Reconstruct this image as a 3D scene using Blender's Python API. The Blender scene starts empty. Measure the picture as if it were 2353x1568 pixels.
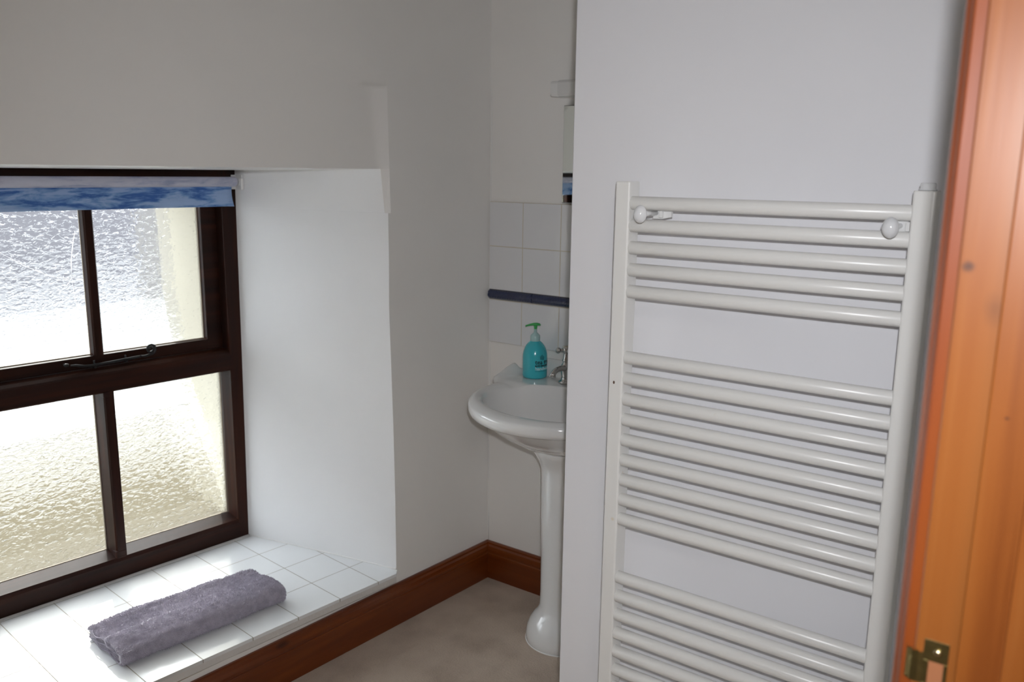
import bpy, bmesh, math, random
from mathutils import Vector, Matrix, noise
random.seed(7)
PI = math.pi
scene = bpy.context.scene
col = scene.collection

# ------------------------------------------------------------------ helpers
def mat(name):
    m = bpy.data.materials.new(name); m.use_nodes = True
    nt = m.node_tree
    return m, nt, nt.nodes['Principled BSDF']

def N(nt, kind, **kw):
    n = nt.nodes.new(kind)
    for k, v in kw.items():
        if k.startswith('i_'):
            n.inputs[k[2:].replace('_', ' ')].default_value = v
        else:
            setattr(n, k, v)
    return n

def L_(nt, a, b): nt.links.new(a, b)

def simple(name, color, rough=.5, metal=0., spec=.5, bump=0., scale=60., coat=0., trans=0.):
    m, nt, b = mat(name)
    b.inputs['Base Color'].default_value = (*color, 1)
    b.inputs['Roughness'].default_value = rough
    b.inputs['Metallic'].default_value = metal
    b.inputs['Specular IOR Level'].default_value = spec
    b.inputs['Coat Weight'].default_value = coat
    b.inputs['Coat Roughness'].default_value = .08
    b.inputs['Transmission Weight'].default_value = trans
    if bump:
        tc = N(nt, 'ShaderNodeTexCoord'); nz = N(nt, 'ShaderNodeTexNoise', i_Scale=scale, i_Detail=6.)
        bp = N(nt, 'ShaderNodeBump', i_Strength=bump, i_Distance=.004)
        L_(nt, tc.outputs['Object'], nz.inputs['Vector']); L_(nt, nz.outputs['Fac'], bp.inputs['Height'])
        L_(nt, bp.outputs['Normal'], b.inputs['Normal'])
    return m

def ramp(nt, stops):
    r = N(nt, 'ShaderNodeValToRGB')
    e = r.color_ramp.elements
    e[0].position, e[0].color = stops[0][0], (*stops[0][1], 1)
    e[1].position, e[1].color = stops[-1][0], (*stops[-1][1], 1)
    for p, c in stops[1:-1]:
        x = e.new(p); x.color = (*c, 1)
    return r

def painted(name, color, rough, bump=.25, stain=None):
    """painted plaster: long soft unevenness plus fine roller texture"""
    m, nt, b = mat(name)
    tc = N(nt, 'ShaderNodeTexCoord')
    big = N(nt, 'ShaderNodeTexNoise', i_Scale=2.2, i_Detail=3.)
    fine = N(nt, 'ShaderNodeTexNoise', i_Scale=90., i_Detail=5.)
    L_(nt, tc.outputs['Object'], big.inputs['Vector']); L_(nt, tc.outputs['Object'], fine.inputs['Vector'])
    c = ramp(nt, [(.3, tuple(x * .965 for x in color)), (.7, color)])
    L_(nt, big.outputs['Fac'], c.inputs['Fac']); L_(nt, c.outputs['Color'], b.inputs['Base Color'])
    b1 = N(nt, 'ShaderNodeBump', i_Strength=bump, i_Distance=.02)
    b2 = N(nt, 'ShaderNodeBump', i_Strength=.05, i_Distance=.002)
    L_(nt, big.outputs['Fac'], b1.inputs['Height']); L_(nt, fine.outputs['Fac'], b2.inputs['Height'])
    L_(nt, b1.outputs['Normal'], b2.inputs['Normal']); L_(nt, b2.outputs['Normal'], b.inputs['Normal'])
    b.inputs['Roughness'].default_value = rough
    b.inputs['Specular IOR Level'].default_value = .35
    return m

def wood(name, c_dark, c_mid, c_light, rough=.35, axis='Z', coat=.2, grain=1., knots=True):
    """grain runs along the given object axis; knots are dark ovals"""
    m, nt, b = mat(name)
    tc = N(nt, 'ShaderNodeTexCoord'); mp = N(nt, 'ShaderNodeMapping')
    s = {'X': (1.2, 30, 30), 'Y': (30, 1.2, 30), 'Z': (30, 30, 1.2)}[axis]
    mp.inputs['Scale'].default_value = s
    L_(nt, tc.outputs['Object'], mp.inputs['Vector'])
    nz = N(nt, 'ShaderNodeTexNoise', i_Scale=grain, i_Detail=6., i_Distortion=.6)
    L_(nt, mp.outputs['Vector'], nz.inputs['Vector'])
    r = ramp(nt, [(.28, c_dark), (.5, c_mid), (.75, c_light)])
    L_(nt, nz.outputs['Fac'], r.inputs['Fac'])
    out = r.outputs['Color']
    if knots:
        mk = N(nt, 'ShaderNodeMapping')
        sk = {'X': (4., 11, 11), 'Y': (4.5, 4.5, 11), 'Z': (11, 11, 4.)}[axis]
        mk.inputs['Scale'].default_value = sk
        L_(nt, tc.outputs['Object'], mk.inputs['Vector'])
        vo = N(nt, 'ShaderNodeTexVoronoi', i_Scale=1., i_Randomness=1.)
        L_(nt, mk.outputs['Vector'], vo.inputs['Vector'])
        k = ramp(nt, [(.0, (1, 1, 1)), (.09, (.75, .75, .75)), (.14, (0, 0, 0))])
        L_(nt, vo.outputs['Distance'], k.inputs['Fac'])
        mx = N(nt, 'ShaderNodeMix', data_type='RGBA')
        L_(nt, k.outputs['Color'], mx.inputs['Factor'])
        L_(nt, out, mx.inputs[6]); mx.inputs[7].default_value = (*[x * .35 for x in c_dark], 1)
        out = mx.outputs[2]
    L_(nt, out, b.inputs['Base Color'])
    bp = N(nt, 'ShaderNodeBump', i_Strength=.12, i_Distance=.002)
    L_(nt, nz.outputs['Fac'], bp.inputs['Height']); L_(nt, bp.outputs['Normal'], b.inputs['Normal'])
    b.inputs['Roughness'].default_value = rough
    b.inputs['Coat Weight'].default_value = coat; b.inputs['Coat Roughness'].default_value = .2
    return m

def box(bm, x0, x1, y0, y1, z0, z1, bevel=0., seg=2):
    t = bmesh.new()
    r = bmesh.ops.create_cube(t, size=1.)
    bmesh.ops.scale(t, vec=(x1 - x0, y1 - y0, z1 - z0), verts=t.verts)
    bmesh.ops.translate(t, vec=((x0 + x1) / 2, (y0 + y1) / 2, (z0 + z1) / 2), verts=t.verts)
    if bevel:
        bmesh.ops.bevel(t, geom=t.edges[:], offset=bevel, segments=seg, affect='EDGES', profile=.6)
    merge(bm, t)

def merge(bm, t):
    mp = {}
    for v in t.verts: mp[v] = bm.verts.new(v.co)
    for f in t.faces:
        try:
            g = bm.faces.new([mp[v] for v in f.verts]); g.smooth = f.smooth; g.material_index = f.material_index
        except ValueError: pass
    t.free()

def quad(bm, pts):
    return bm.faces.new([bm.verts.new(Vector(p)) for p in pts])

def prism(bm, prof, p0, p1, up=(0, 0, 1), smooth=False):
    """closed 2-D profile (side, up) swept straight from p0 to p1"""
    p0, p1, up = Vector(p0), Vector(p1), Vector(up)
    d = (p1 - p0).normalized(); side = d.cross(up).normalized()
    a = [bm.verts.new(p0 + side * x + up * y) for x, y in prof]
    b = [bm.verts.new(p1 + side * x + up * y) for x, y in prof]
    n = len(prof)
    for i in range(n):
        f = bm.faces.new((a[i], a[(i + 1) % n], b[(i + 1) % n], b[i])); f.smooth = smooth
    bm.faces.new(a[::-1]); bm.faces.new(b)

def lathe(bm, prof, c=(0, 0, 0), seg=40, rot=None, smooth=True, cap=True):
    """prof = [(radius, height)]"""
    c = Vector(c); rings = []
    for r, h in prof:
        ring = []
        for k in range(seg):
            a = 2 * PI * k / seg
            v = Vector((r * math.cos(a), r * math.sin(a), h))
            if rot: v = rot @ v
            ring.append(bm.verts.new(c + v))
        rings.append(ring)
    for i in range(len(rings) - 1):
        for k in range(seg):
            f = bm.faces.new((rings[i][k], rings[i][(k + 1) % seg], rings[i + 1][(k + 1) % seg], rings[i + 1][k])); f.smooth = smooth
    if cap:
        bm.faces.new(rings[0][::-1]); bm.faces.new(rings[-1])

def tube(bm, pts, rad, seg=12, cap=True, flat=1.):
    pts = [Vector(p) for p in pts]
    if not hasattr(rad, '__len__'): rad = [rad] * len(pts)
    rings = []; ref = None
    for i, p in enumerate(pts):
        d = (pts[min(i + 1, len(pts) - 1)] - pts[max(i - 1, 0)]).normalized()
        if ref is None:
            ref = Vector((0, 0, 1)) if abs(d.z) < .9 else Vector((1, 0, 0))
        s = d.cross(ref).normalized(); u = s.cross(d).normalized(); ref = u
        rings.append([bm.verts.new(p + (s * math.cos(a) * flat + u * math.sin(a)) * rad[i]) for a in (2 * PI * k / seg for k in range(seg))])
    for i in range(len(rings) - 1):
        for k in range(seg):
            f = bm.faces.new((rings[i][k], rings[i][(k + 1) % seg], rings[i + 1][(k + 1) % seg], rings[i + 1][k])); f.smooth = True
    if cap:
        bm.faces.new(rings[0][::-1]); bm.faces.new(rings[-1])

def ball(bm, c, r, sc=(1, 1, 1), seg=20):
    t = bmesh.new(); bmesh.ops.create_uvsphere(t, u_segments=seg, v_segments=seg // 2, radius=r)
    bmesh.ops.scale(t, vec=sc, verts=t.verts); bmesh.ops.translate(t, vec=c, verts=t.verts)
    for f in t.faces: f.smooth = True
    merge(bm, t)

def obj(name, bm, m, parent=None, loc=None, rotz=0., local=False):
    """links bm as one mesh object.  Vertices are given in world space unless local;
    a child's vertices are given in the same space as its root's parts."""
    bmesh.ops.recalc_face_normals(bm, faces=bm.faces[:])
    if loc is not None and not local:
        bmesh.ops.transform(bm, matrix=Matrix.Translation(-Vector(loc)), verts=bm.verts)
    elif parent is not None and not local:
        r = parent
        while r.parent: r = r.parent
        mw = Matrix.Translation(r.location) @ Matrix.Rotation(r.rotation_euler.z, 4, 'Z')
        bmesh.ops.transform(bm, matrix=mw.inverted(), verts=bm.verts)
    me = bpy.data.meshes.new(name); bm.to_mesh(me); bm.free()
    for x in (m if isinstance(m, (list, tuple)) else [m]): me.materials.append(x)
    o = bpy.data.objects.new(name, me); col.objects.link(o)
    if parent is not None: o.parent = parent
    if loc is not None: o.location = loc
    if rotz: o.rotation_euler.z = rotz
    return o

def empty(name, loc, rotz=0.):
    o = bpy.data.objects.new(name, None); col.objects.link(o)
    o.location = loc; o.rotation_euler.z = rotz; o.empty_display_size = .1
    return o

def tag(o, label=None, cat=None, group=None, kind=None):
    if label: o['label'] = label
    if cat: o['category'] = cat
    if group: o['group'] = group
    if kind: o['kind'] = kind
    return o

def struct(o, label=None):
    o['kind'] = 'structure'
    if label: o['label'] = label
    return o

# ------------------------------------------------------------------ window frame of reference
# s runs along the window wall towards the back wall, d into the room, both measured on the sill
OW = Vector((-.65182, -.63314, 0.)); NS = Vector((.994702, -.102799, 0.)); VS = Vector((.102799, .994702, 0.))
ANG = math.atan2(VS.y, VS.x)                     # local +X of window things = +s ; local +Y = -d
def W(s, d, z): return OW + VS * s + NS * d + Vector((0, 0, z))
ZS = .187                                         # sill height
# room-side plane of the window wall (the skirting stands on it)
NW = Vector((.99746719, -.07112802, 0)); DW = -.0093
def depth(s): return (DW - NW.dot(OW + VS * s)) / NW.dot(NS)
def _sm(t):
    t = min(1., max(0., t)); return t * t * (3 - 2 * t)
def bulge(s, z):
    """the plaster swells slightly beside the head of the recess"""
    fz = _sm((z - 1.0) / .34) if z < 1.34 else (1. if z <= 1.712 else 1. - _sm((z - 1.712) / .40))
    if s >= .2: return .016 * fz * (1. - _sm((s - .23) / .50))
    return .016 * fz * (1. - _sm((.23 - s) / (.11 + 6. * min(.09, z - 1.712)))) if z > 1.712 else 0.
def Wf(s, z, off=0.): return W(s, depth(s) - off + (bulge(s, z) if s > .2 else 0.), z)
CEIL = 2.35
YR = -.82                                         # face of the partition that carries the radiator
XR = 1.6675                                       # bathroom face of the doorway wall
YJ = -1.60                                        # face of the door lining

# ------------------------------------------------------------------ materials
M = {}
M['wall'] = painted('white_emulsion', (.87, .855, .83), .55)
M['wall_gloss'] = painted('white_wall_paint', (.83, .83, .86), .35, .08)
M['reveal'] = painted('white_reveal_paint', (.91, .915, .925), .45, .3)
M['ceiling'] = painted('ceiling_paint', (.80, .79, .77), .8)
M['outside'] = painted('cream_render', (.76, .72, .60), .8)
M['ceramic'] = simple('white_ceramic', (.80, .80, .79), .09, coat=.6)
M['radpaint'] = None
M['plastic'] = simple('white_plastic', (.80, .80, .79), .3)
M['knob'] = simple('white_glazed_knob', (.80, .81, .83), .12, coat=.5)
M['chrome'] = simple('chrome', (.62, .61, .60), .07, 1.)
M['iron'] = simple('black_iron', (.012, .012, .013), .35)
M['brass'] = simple('tarnished_brass', (.34, .27, .11), .36, 1., bump=.2, scale=90)
M['dark'] = simple('dark_hollow', (.02, .014, .01), .8)
M['putty'] = simple('old_putty', (.42, .36, .28), .7, bump=.5, scale=200)
M['caulk'] = simple('white_caulk', (.85, .85, .84), .4)
M['crack'] = simple('glass_crack', (.95, .95, .97), .15)
nt_ = M['crack'].node_tree; tl_ = nt_.nodes.new('ShaderNodeBsdfTranslucent'); tl_.inputs[0].default_value = (.95, .95, .97, 1)
nt_.links.new(tl_.outputs[0], nt_.nodes['Material Output'].inputs['Surface'])
M['cabinet'] = simple('mirror_edge', (.05, .05, .05), .3)
M['mirror'] = simple('mirror_glass', (.88, .92, .88), .01, 1.)
M['bottle'] = simple('turquoise_plastic', (.05, .50, .58), .2, coat=.3)
M['collar'] = simple('clear_grey_plastic', (.42, .62, .62), .25)
M['pump'] = simple('green_plastic', (.05, .42, .10), .3)
M['print_dark'] = simple('dark_teal_print', (.004, .04, .05), .4)
M['print_white'] = simple('white_print', (.50, .78, .82), .4)
M['navy'] = simple('navy_glaze', (.012, .022, .075), .15, coat=.5)
M['jamb'] = wood('orange_pine', (.175, .043, .007), (.27, .080, .014), (.33, .115, .026), .34, 'Z', .25, 1., True)
M['casing'] = wood('orange_pine_casing', (.19, .036, .006), (.26, .058, .010), (.32, .085, .017), .35, 'Z', .3)
def add_knots(m, pts):
    nt = m.node_tree; b = nt.nodes['Principled BSDF']; src = b.inputs['Base Color'].links[0].from_socket
    tc = N(nt, 'ShaderNodeTexCoord'); wob = N(nt, 'ShaderNodeTexNoise', i_Scale=60.); L_(nt, tc.outputs['Object'], wob.inputs['Vector'])
    for (x, y, z, r, k, dark) in pts:
        sb_ = N(nt, 'ShaderNodeVectorMath', operation='SUBTRACT'); L_(nt, tc.outputs['Object'], sb_.inputs[0]); sb_.inputs[1].default_value = (x, y, z)
        ml = N(nt, 'ShaderNodeVectorMath', operation='MULTIPLY'); L_(nt, sb_.outputs[0], ml.inputs[0]); ml.inputs[1].default_value = (1 / r, .2 / r, k / r)
        ln = N(nt, 'ShaderNodeVectorMath', operation='LENGTH'); L_(nt, ml.outputs[0], ln.inputs[0])
        ad = N(nt, 'ShaderNodeMath', operation='MULTIPLY_ADD'); L_(nt, wob.outputs['Fac'], ad.inputs[0]); ad.inputs[1].default_value = .7; L_(nt, ln.outputs['Value'], ad.inputs[2])
        rp = ramp(nt, [(.45, (dark,) * 3), (.95, (0, 0, 0))]); L_(nt, ad.outputs[0], rp.inputs['Fac'])
        mx = N(nt, 'ShaderNodeMix', data_type='RGBA'); L_(nt, rp.outputs['Color'], mx.inputs['Factor']); L_(nt, src, mx.inputs[6]); mx.inputs[7].default_value = (.045, .016, .010, 1)
        src = mx.outputs[2]
    L_(nt, src, b.inputs['Base Color'])
M['rebate'] = simple('bare_pine', (.36, .14, .06), .6, bump=.2)
M['skirt'] = wood('dark_stained_pine', (.115, .020, .002), (.15, .030, .003), (.19, .045, .005), .3, 'Y', .25, 1.)
M['skirtx'] = wood('dark_stained_pine_b', (.115, .020, .002), (.15, .030, .003), (.19, .045, .005), .3, 'X', .25, 1., False)
SPEC = .2
M['frame'] = wood('dark_brown_window_wood', (.012, .0035, .002), (.022, .006, .003), (.050, .013, .005), .42, 'X', .0, 1., False)
M['framez'] = wood('dark_brown_window_wood_z', (.012, .0035, .002), (.022, .006, .003), (.050, .013, .005), .42, 'Z', .0, 1., False)

for k_ in ('frame', 'framez'):
    M[k_].node_tree.nodes['Principled BSDF'].inputs['Specular IOR Level'].default_value = SPEC
# radiator enamel: warm white with sparse yellow-brown spots
m, nt, b = mat('radiator_enamel')
tc = N(nt, 'ShaderNodeTexCoord'); vo = N(nt, 'ShaderNodeTexVoronoi', i_Scale=19.)
wn = N(nt, 'ShaderNodeTexNoise', i_Scale=6.); L_(nt, tc.outputs['Object'], vo.inputs['Vector']); L_(nt, tc.outputs['Object'], wn.inputs['Vector'])
r1 = ramp(nt, [(.0, (1, 1, 1)), (.055, (.6, .6, .6)), (.085, (0, 0, 0))]); r2 = ramp(nt, [(.56, (0, 0, 0)), (.66, (1, 1, 1))])
L_(nt, vo.outputs['Distance'], r1.inputs['Fac']); L_(nt, wn.outputs['Fac'], r2.inputs['Fac'])
mu = N(nt, 'ShaderNodeMath', operation='MULTIPLY'); L_(nt, r1.outputs['Color'], mu.inputs[0]); L_(nt, r2.outputs['Color'], mu.inputs[1])
mx = N(nt, 'ShaderNodeMix', data_type='RGBA'); L_(nt, mu.outputs[0], mx.inputs['Factor'])
mx.inputs[6].default_value = (.83, .825, .805, 1); mx.inputs[7].default_value = (.62, .42, .16, 1)
L_(nt, mx.outputs[2], b.inputs['Base Color']); b.inputs['Roughness'].default_value = .3
M['radpaint'] = m

# glazed tiles with grout lines, measured in the object's own X and Y or Z
def tile_mat(name, tile, grout, ax, ox, oy, size=.15, gw=.0022, rough=.1):
    m, nt, b = mat(name)
    tc = N(nt, 'ShaderNodeTexCoord'); sp = N(nt, 'ShaderNodeSeparateXYZ'); L_(nt, tc.outputs['Object'], sp.inputs[0])
    def lines(out, off):
        a = N(nt, 'ShaderNodeMath', operation='SUBTRACT'); L_(nt, out, a.inputs[0]); a.inputs[1].default_value = off
        pp = N(nt, 'ShaderNodeMath', operation='PINGPONG'); L_(nt, a.outputs[0], pp.inputs[0]); pp.inputs[1].default_value = size / 2
        c = N(nt, 'ShaderNodeMapRange'); L_(nt, pp.outputs[0], c.inputs[0])
        c.inputs['From Min'].default_value = gw * .35; c.inputs['From Max'].default_value = gw * .75
        c.inputs['To Min'].default_value = 1.; c.inputs['To Max'].default_value = 0.
        return c.outputs[0]
    l1 = lines(sp.outputs[ax[0]], ox); l2 = lines(sp.outputs[ax[1]], oy)
    mxx = N(nt, 'ShaderNodeMath', operation='MAXIMUM'); L_(nt, l1, mxx.inputs[0]); L_(nt, l2, mxx.inputs[1])
    mix = N(nt, 'ShaderNodeMix', data_type='RGBA'); L_(nt, mxx.outputs[0], mix.inputs['Factor'])
    mix.inputs[6].default_value = (*tile, 1); mix.inputs[7].default_value = (*grout, 1)
    L_(nt, mix.outputs[2], b.inputs['Base Color'])
    rr = N(nt, 'ShaderNodeMapRange'); L_(nt, mxx.outputs[0], rr.inputs[0]); rr.inputs['To Min'].default_value = rough; rr.inputs['To Max'].default_value = .8
    L_(nt, rr.outputs[0], b.inputs['Roughness'])
    inv = N(nt, 'ShaderNodeMath', operation='SUBTRACT'); inv.inputs[0].default_value = 1.; L_(nt, mxx.outputs[0], inv.inputs[1])
    nz = N(nt, 'ShaderNodeTexNoise', i_Scale=9.); L_(nt, tc.outputs['Object'], nz.inputs['Vector'])
    b0 = N(nt, 'ShaderNodeBump', i_Strength=.1, i_Distance=.01); L_(nt, nz.outputs['Fac'], b0.inputs['Height'])
    bp = N(nt, 'ShaderNodeBump', i_Strength=.5, i_Distance=.0015); L_(nt, inv.outputs[0], bp.inputs['Height']); L_(nt, b0.outputs['Normal'], bp.inputs['Normal'])
    L_(nt, bp.outputs['Normal'], b.inputs['Normal'])
    return m
M['sill_tile'] = tile_mat('sill_tiles', (.84, .86, .87), (.36, .33, .29), ('X', 'Y'), 0., 0., rough=.14)
M['wall_tile'] = tile_mat('wall_tiles', (.77, .775, .79), (.62, .56, .44), ('X', 'Z'), 0., 0., gw=.0022)

# carpet
m, nt, b = mat('taupe_carpet')
tc = N(nt, 'ShaderNodeTexCoord'); n1 = N(nt, 'ShaderNodeTexNoise', i_Scale=420., i_Detail=4.); n2 = N(nt, 'ShaderNodeTexNoise', i_Scale=7., i_Detail=5.)
n3 = N(nt, 'ShaderNodeTexNoise', i_Scale=130., i_Detail=3.)
for n in (n1, n2, n3): L_(nt, tc.outputs['Object'], n.inputs['Vector'])
ad = N(nt, 'ShaderNodeMath', operation='MULTIPLY_ADD'); L_(nt, n1.outputs['Fac'], ad.inputs[0]); ad.inputs[1].default_value = .5; L_(nt, n2.outputs['Fac'], ad.inputs[2])
r = ramp(nt, [(.45, (.36, .275, .21)), (.75, (.54, .435, .345)), (1., (.62, .51, .41))])
L_(nt, ad.outputs[0], r.inputs['Fac']); L_(nt, r.outputs['Color'], b.inputs['Base Color'])
ad2 = N(nt, 'ShaderNodeMath', operation='ADD'); L_(nt, n1.outputs['Fac'], ad2.inputs[0]); L_(nt, n3.outputs['Fac'], ad2.inputs[1])
bp = N(nt, 'ShaderNodeBump', i_Strength=.8, i_Distance=.004); L_(nt, ad2.outputs[0], bp.inputs['Height']); L_(nt, bp.outputs['Normal'], b.inputs['Normal'])
b.inputs['Roughness'].default_value = 1.; b.inputs['Specular IOR Level'].default_value = .05
b.inputs['Sheen Weight'].default_value = .2
M['carpet'] = m

# towel
m, nt, b = mat('grey_mauve_terry')
tc = N(nt, 'ShaderNodeTexCoord'); n1 = N(nt, 'ShaderNodeTexNoise', i_Scale=55., i_Detail=3.)
L_(nt, tc.outputs['Object'], n1.inputs['Vector'])
r = ramp(nt, [(.3, (.39, .365, .44)), (.7, (.52, .49, .57))]); L_(nt, n1.outputs['Fac'], r.inputs['Fac']); L_(nt, r.outputs['Color'], b.inputs['Base Color'])
b.inputs['Roughness'].default_value = 1.; b.inputs['Specular IOR Level'].default_value = .05; b.inputs['Sheen Weight'].default_value = .4
M['towel'] = m

# marbled blue blind fabric (pale = back of the cloth on the roll)
def blind_mat(name, c0, c1, c2):
    m, nt, b = mat(name)
    tc = N(nt, 'ShaderNodeTexCoord'); mp = N(nt, 'ShaderNodeMapping'); mp.inputs['Scale'].default_value = (8, 20, 40)
    L_(nt, tc.outputs['Object'], mp.inputs['Vector'])
    n1 = N(nt, 'ShaderNodeTexNoise', i_Scale=1., i_Detail=7., i_Roughness=.62, i_Distortion=.35)
    L_(nt, mp.outputs['Vector'], n1.inputs['Vector'])
    r = ramp(nt, [(.40, c0), (.47, c1), (.54, c2), (.8, tuple(x * 1.1 for x in c2))]); L_(nt, n1.outputs['Fac'], r.inputs['Fac'])
    L_(nt, r.outputs['Color'], b.inputs['Base Color']); b.inputs['Roughness'].default_value = .75
    b.inputs['Specular IOR Level'].default_value = .2
    return m
M['blind'] = blind_mat('blue_marbled_fabric', (.06, .15, .44), (.17, .32, .62), (.34, .48, .74))
M['blind_back'] = blind_mat('pale_marbled_fabric', (.34, .38, .54), (.46, .48, .62), (.55, .56, .67))

# textured obscure glass: a see-through part plus a part bent by the relief
m = bpy.data.materials.new('textured_glass'); m.use_nodes = True; nt = m.node_tree; nt.nodes.clear()
out = N(nt, 'ShaderNodeOutputMaterial'); tc = N(nt, 'ShaderNodeTexCoord'); mp = N(nt, 'ShaderNodeMapping'); mp.inputs['Scale'].default_value = (46, 46, 84)
L_(nt, tc.outputs['Object'], mp.inputs['Vector'])
n1 = N(nt, 'ShaderNodeTexNoise', i_Scale=1., i_Detail=2.5, i_Distortion=.9, i_Roughness=.45)
vo = N(nt, 'ShaderNodeTexVoronoi', i_Scale=.9, feature='SMOOTH_F1', i_Smoothness=.4)
L_(nt, mp.outputs['Vector'], n1.inputs['Vector'])
wp = N(nt, 'ShaderNodeVectorMath', operation='MULTIPLY_ADD'); L_(nt, n1.outputs['Color'], wp.inputs[0]); wp.inputs[1].default_value = (1.3, 1.3, 1.3); L_(nt, mp.outputs['Vector'], wp.inputs[2])
L_(nt, wp.outputs[0], vo.inputs['Vector'])
hm = N(nt, 'ShaderNodeMath', operation='MULTIPLY_ADD'); L_(nt, vo.outputs['Distance'], hm.inputs[0]); hm.inputs[1].default_value = .8; L_(nt, n1.outputs['Fac'], hm.inputs[2])
bp = N(nt, 'ShaderNodeBump', i_Strength=1., i_Distance=.0025); L_(nt, hm.outputs[0], bp.inputs['Height'])
rf = N(nt, 'ShaderNodeBsdfRefraction', i_IOR=1.45, i_Roughness=.0); rf.inputs['Color'].default_value = (.98, .99, .98, 1)
gl = N(nt, 'ShaderNodeBsdfGlossy', i_Roughness=.08); tr = N(nt, 'ShaderNodeBsdfTransparent'); tr.inputs['Color'].default_value = (.99, 1, .99, 1)
for x in (rf, gl): L_(nt, bp.outputs['Normal'], x.inputs['Normal'])
m1 = N(nt, 'ShaderNodeMixShader'); m1.inputs[0].default_value = .52; L_(nt, tr.outputs[0], m1.inputs[1]); L_(nt, rf.outputs[0], m1.inputs[2])
m2 = N(nt, 'ShaderNodeMixShader'); m2.inputs[0].default_value = .035; L_(nt, m1.outputs[0], m2.inputs[1]); L_(nt, gl.outputs[0], m2.inputs[2])
L_(nt, m2.outputs[0], out.inputs['Surface'])
M['glass'] = m

# ------------------------------------------------------------------ floor, ceiling
bm = bmesh.new(); box(bm, -.62, 3.4, -4.2, .14, -.15, 0.)
struct(obj('floor', bm, M['carpet'], loc=(.8, -1.2, 0)), 'taupe carpet on the bathroom floor')
bm = bmesh.new(); box(bm, -.95, 3.4, -4.2, .14, CEIL, CEIL + .12)
struct(obj('ceiling', bm, M['ceiling'], loc=(.8, -1.2, CEIL)))

# ------------------------------------------------------------------ window wall (wall_left) with its deep splayed recess
bm = bmesh.new()
def grid(P, us, vs):
    g = [[bm.verts.new(P(u, v)) for u in us] for v in vs]
    for j in range(len(vs) - 1):
        for i in range(len(us) - 1):
            f = bm.faces.new((g[j][i], g[j][i + 1], g[j + 1][i + 1], g[j + 1][i])); f.smooth = True
    return g
def lerp(a, b, t): return a + (b - a) * t
def interp(tab, z):
    if z <= tab[0][0]: return tab[0][1]
    for (z0, a), (z1, b) in zip(tab, tab[1:]):
        if z <= z1: return lerp(a, b, (z - z0) / (z1 - z0))
    return tab[-1][1]
EDGE = [(.0, .245), (.187, .2445), (.4, .2450), (.65, .2418), (.86, .2365), (1.07, .2296), (1.3475, .2198)]   # front arris of the recess
def inner(z): return interp([(.187, .0605), (.86, .070), (1.35, .0755), (1.47, .0775)], z)                      # where plaster meets the frame
S_BACK = .98
HEADF = 1.4772; HEADI = 1.467
zs_r = [0., .187, .3, .45, .65, .86, 1.07, 1.2, 1.3475]
# right of the recess, up to the little lip
for i in range(len(zs_r) - 1):
    z0, z1 = zs_r[i], zs_r[i + 1]
    n = 10
    for k in range(n):
        a0, a1 = lerp(interp(EDGE, z0), S_BACK, k / n), lerp(interp(EDGE, z0), S_BACK, (k + 1) / n)
        b0, b1 = lerp(interp(EDGE, z1), S_BACK, k / n), lerp(interp(EDGE, z1), S_BACK, (k + 1) / n)
        f = quad(bm, [Wf(a0, z0), Wf(a1, z0), Wf(b1, z1), Wf(b0, z1)]); f.smooth = False
LIP = .2305
def lipx(z): return interp([(1.3475, .2300), (1.46, .2275), (1.70, .2230), (1.712, .2220)], z)
grid(lambda t, z: Wf(lerp(lipx(z), S_BACK, t), z), [0, .03, .08, .14, .2, .28, .36, .44, .52, .6, .7, .85, 1.], [1.3475, 1.40, 1.46, HEADF, 1.52, 1.58, 1.64, 1.70, 1.7119, 1.7128, 1.74, 1.77, 1.80, 1.85, 1.90, 1.96, 2.03, 2.10, 2.2, CEIL])
# step at the lip's foot
quad(bm, [Wf(.2198, 1.3475), Wf(.2300, 1.3475), W(.2198, depth(.2198), 1.3475)])
# facet between lip and recess arris (from lip foot up to the head)
quad(bm, [W(.2198, depth(.2198), 1.3475), Wf(.2300, 1.3475), Wf(.2273, HEADF), W(.205, depth(.205) + .0015, HEADF)])
# above the window: the plaster dishes back beside the lip and fades away to the left
def panel(s, z):
    if z > 1.7125: return bulge(s, z)
    c = interp([(1.47, .200), (1.712, .165)], z)
    return .016 * min(1., max(0., (s - c) / (lipx(z) - c)))
ss = [-1.9, -1.2, -.8, -.6, -.45, -.35, -.25, -.15, -.05, .0, .05, .09, .10, .11, .12, .135, .15, .16, .17, .18, .19, .20, .21, .22, 1.]
def S_at(s, z): return lipx(z) if s == 1. else min(s, lipx(z) - .001 * (1 if s < .22 else .6))
grid(lambda s, z: W(S_at(s, z), depth(S_at(s, z)) + panel(S_at(s, z), z), z), ss, [HEADF, 1.52, 1.58, 1.64, 1.70, 1.7119, 1.7128, 1.74, 1.77, 1.80, 1.85, 1.90, 1.96, 2.03, 2.10, 2.2, CEIL])
# left of the recess (outside the photograph) and below the sill
SL0, SL1 = -1.262, -1.44
grid(lambda s, z: Wf(s, z), [-3.4, -2.4, -1.9, SL1], [0., .187, 1., HEADF])
grid(lambda s, z: Wf(s, z), [-3.4, -2.4, -1.9], [HEADF, CEIL])
grid(lambda s, z: Wf(s, z), [SL1, -.6, -.2, .05, .245], [0., .155])
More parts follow.
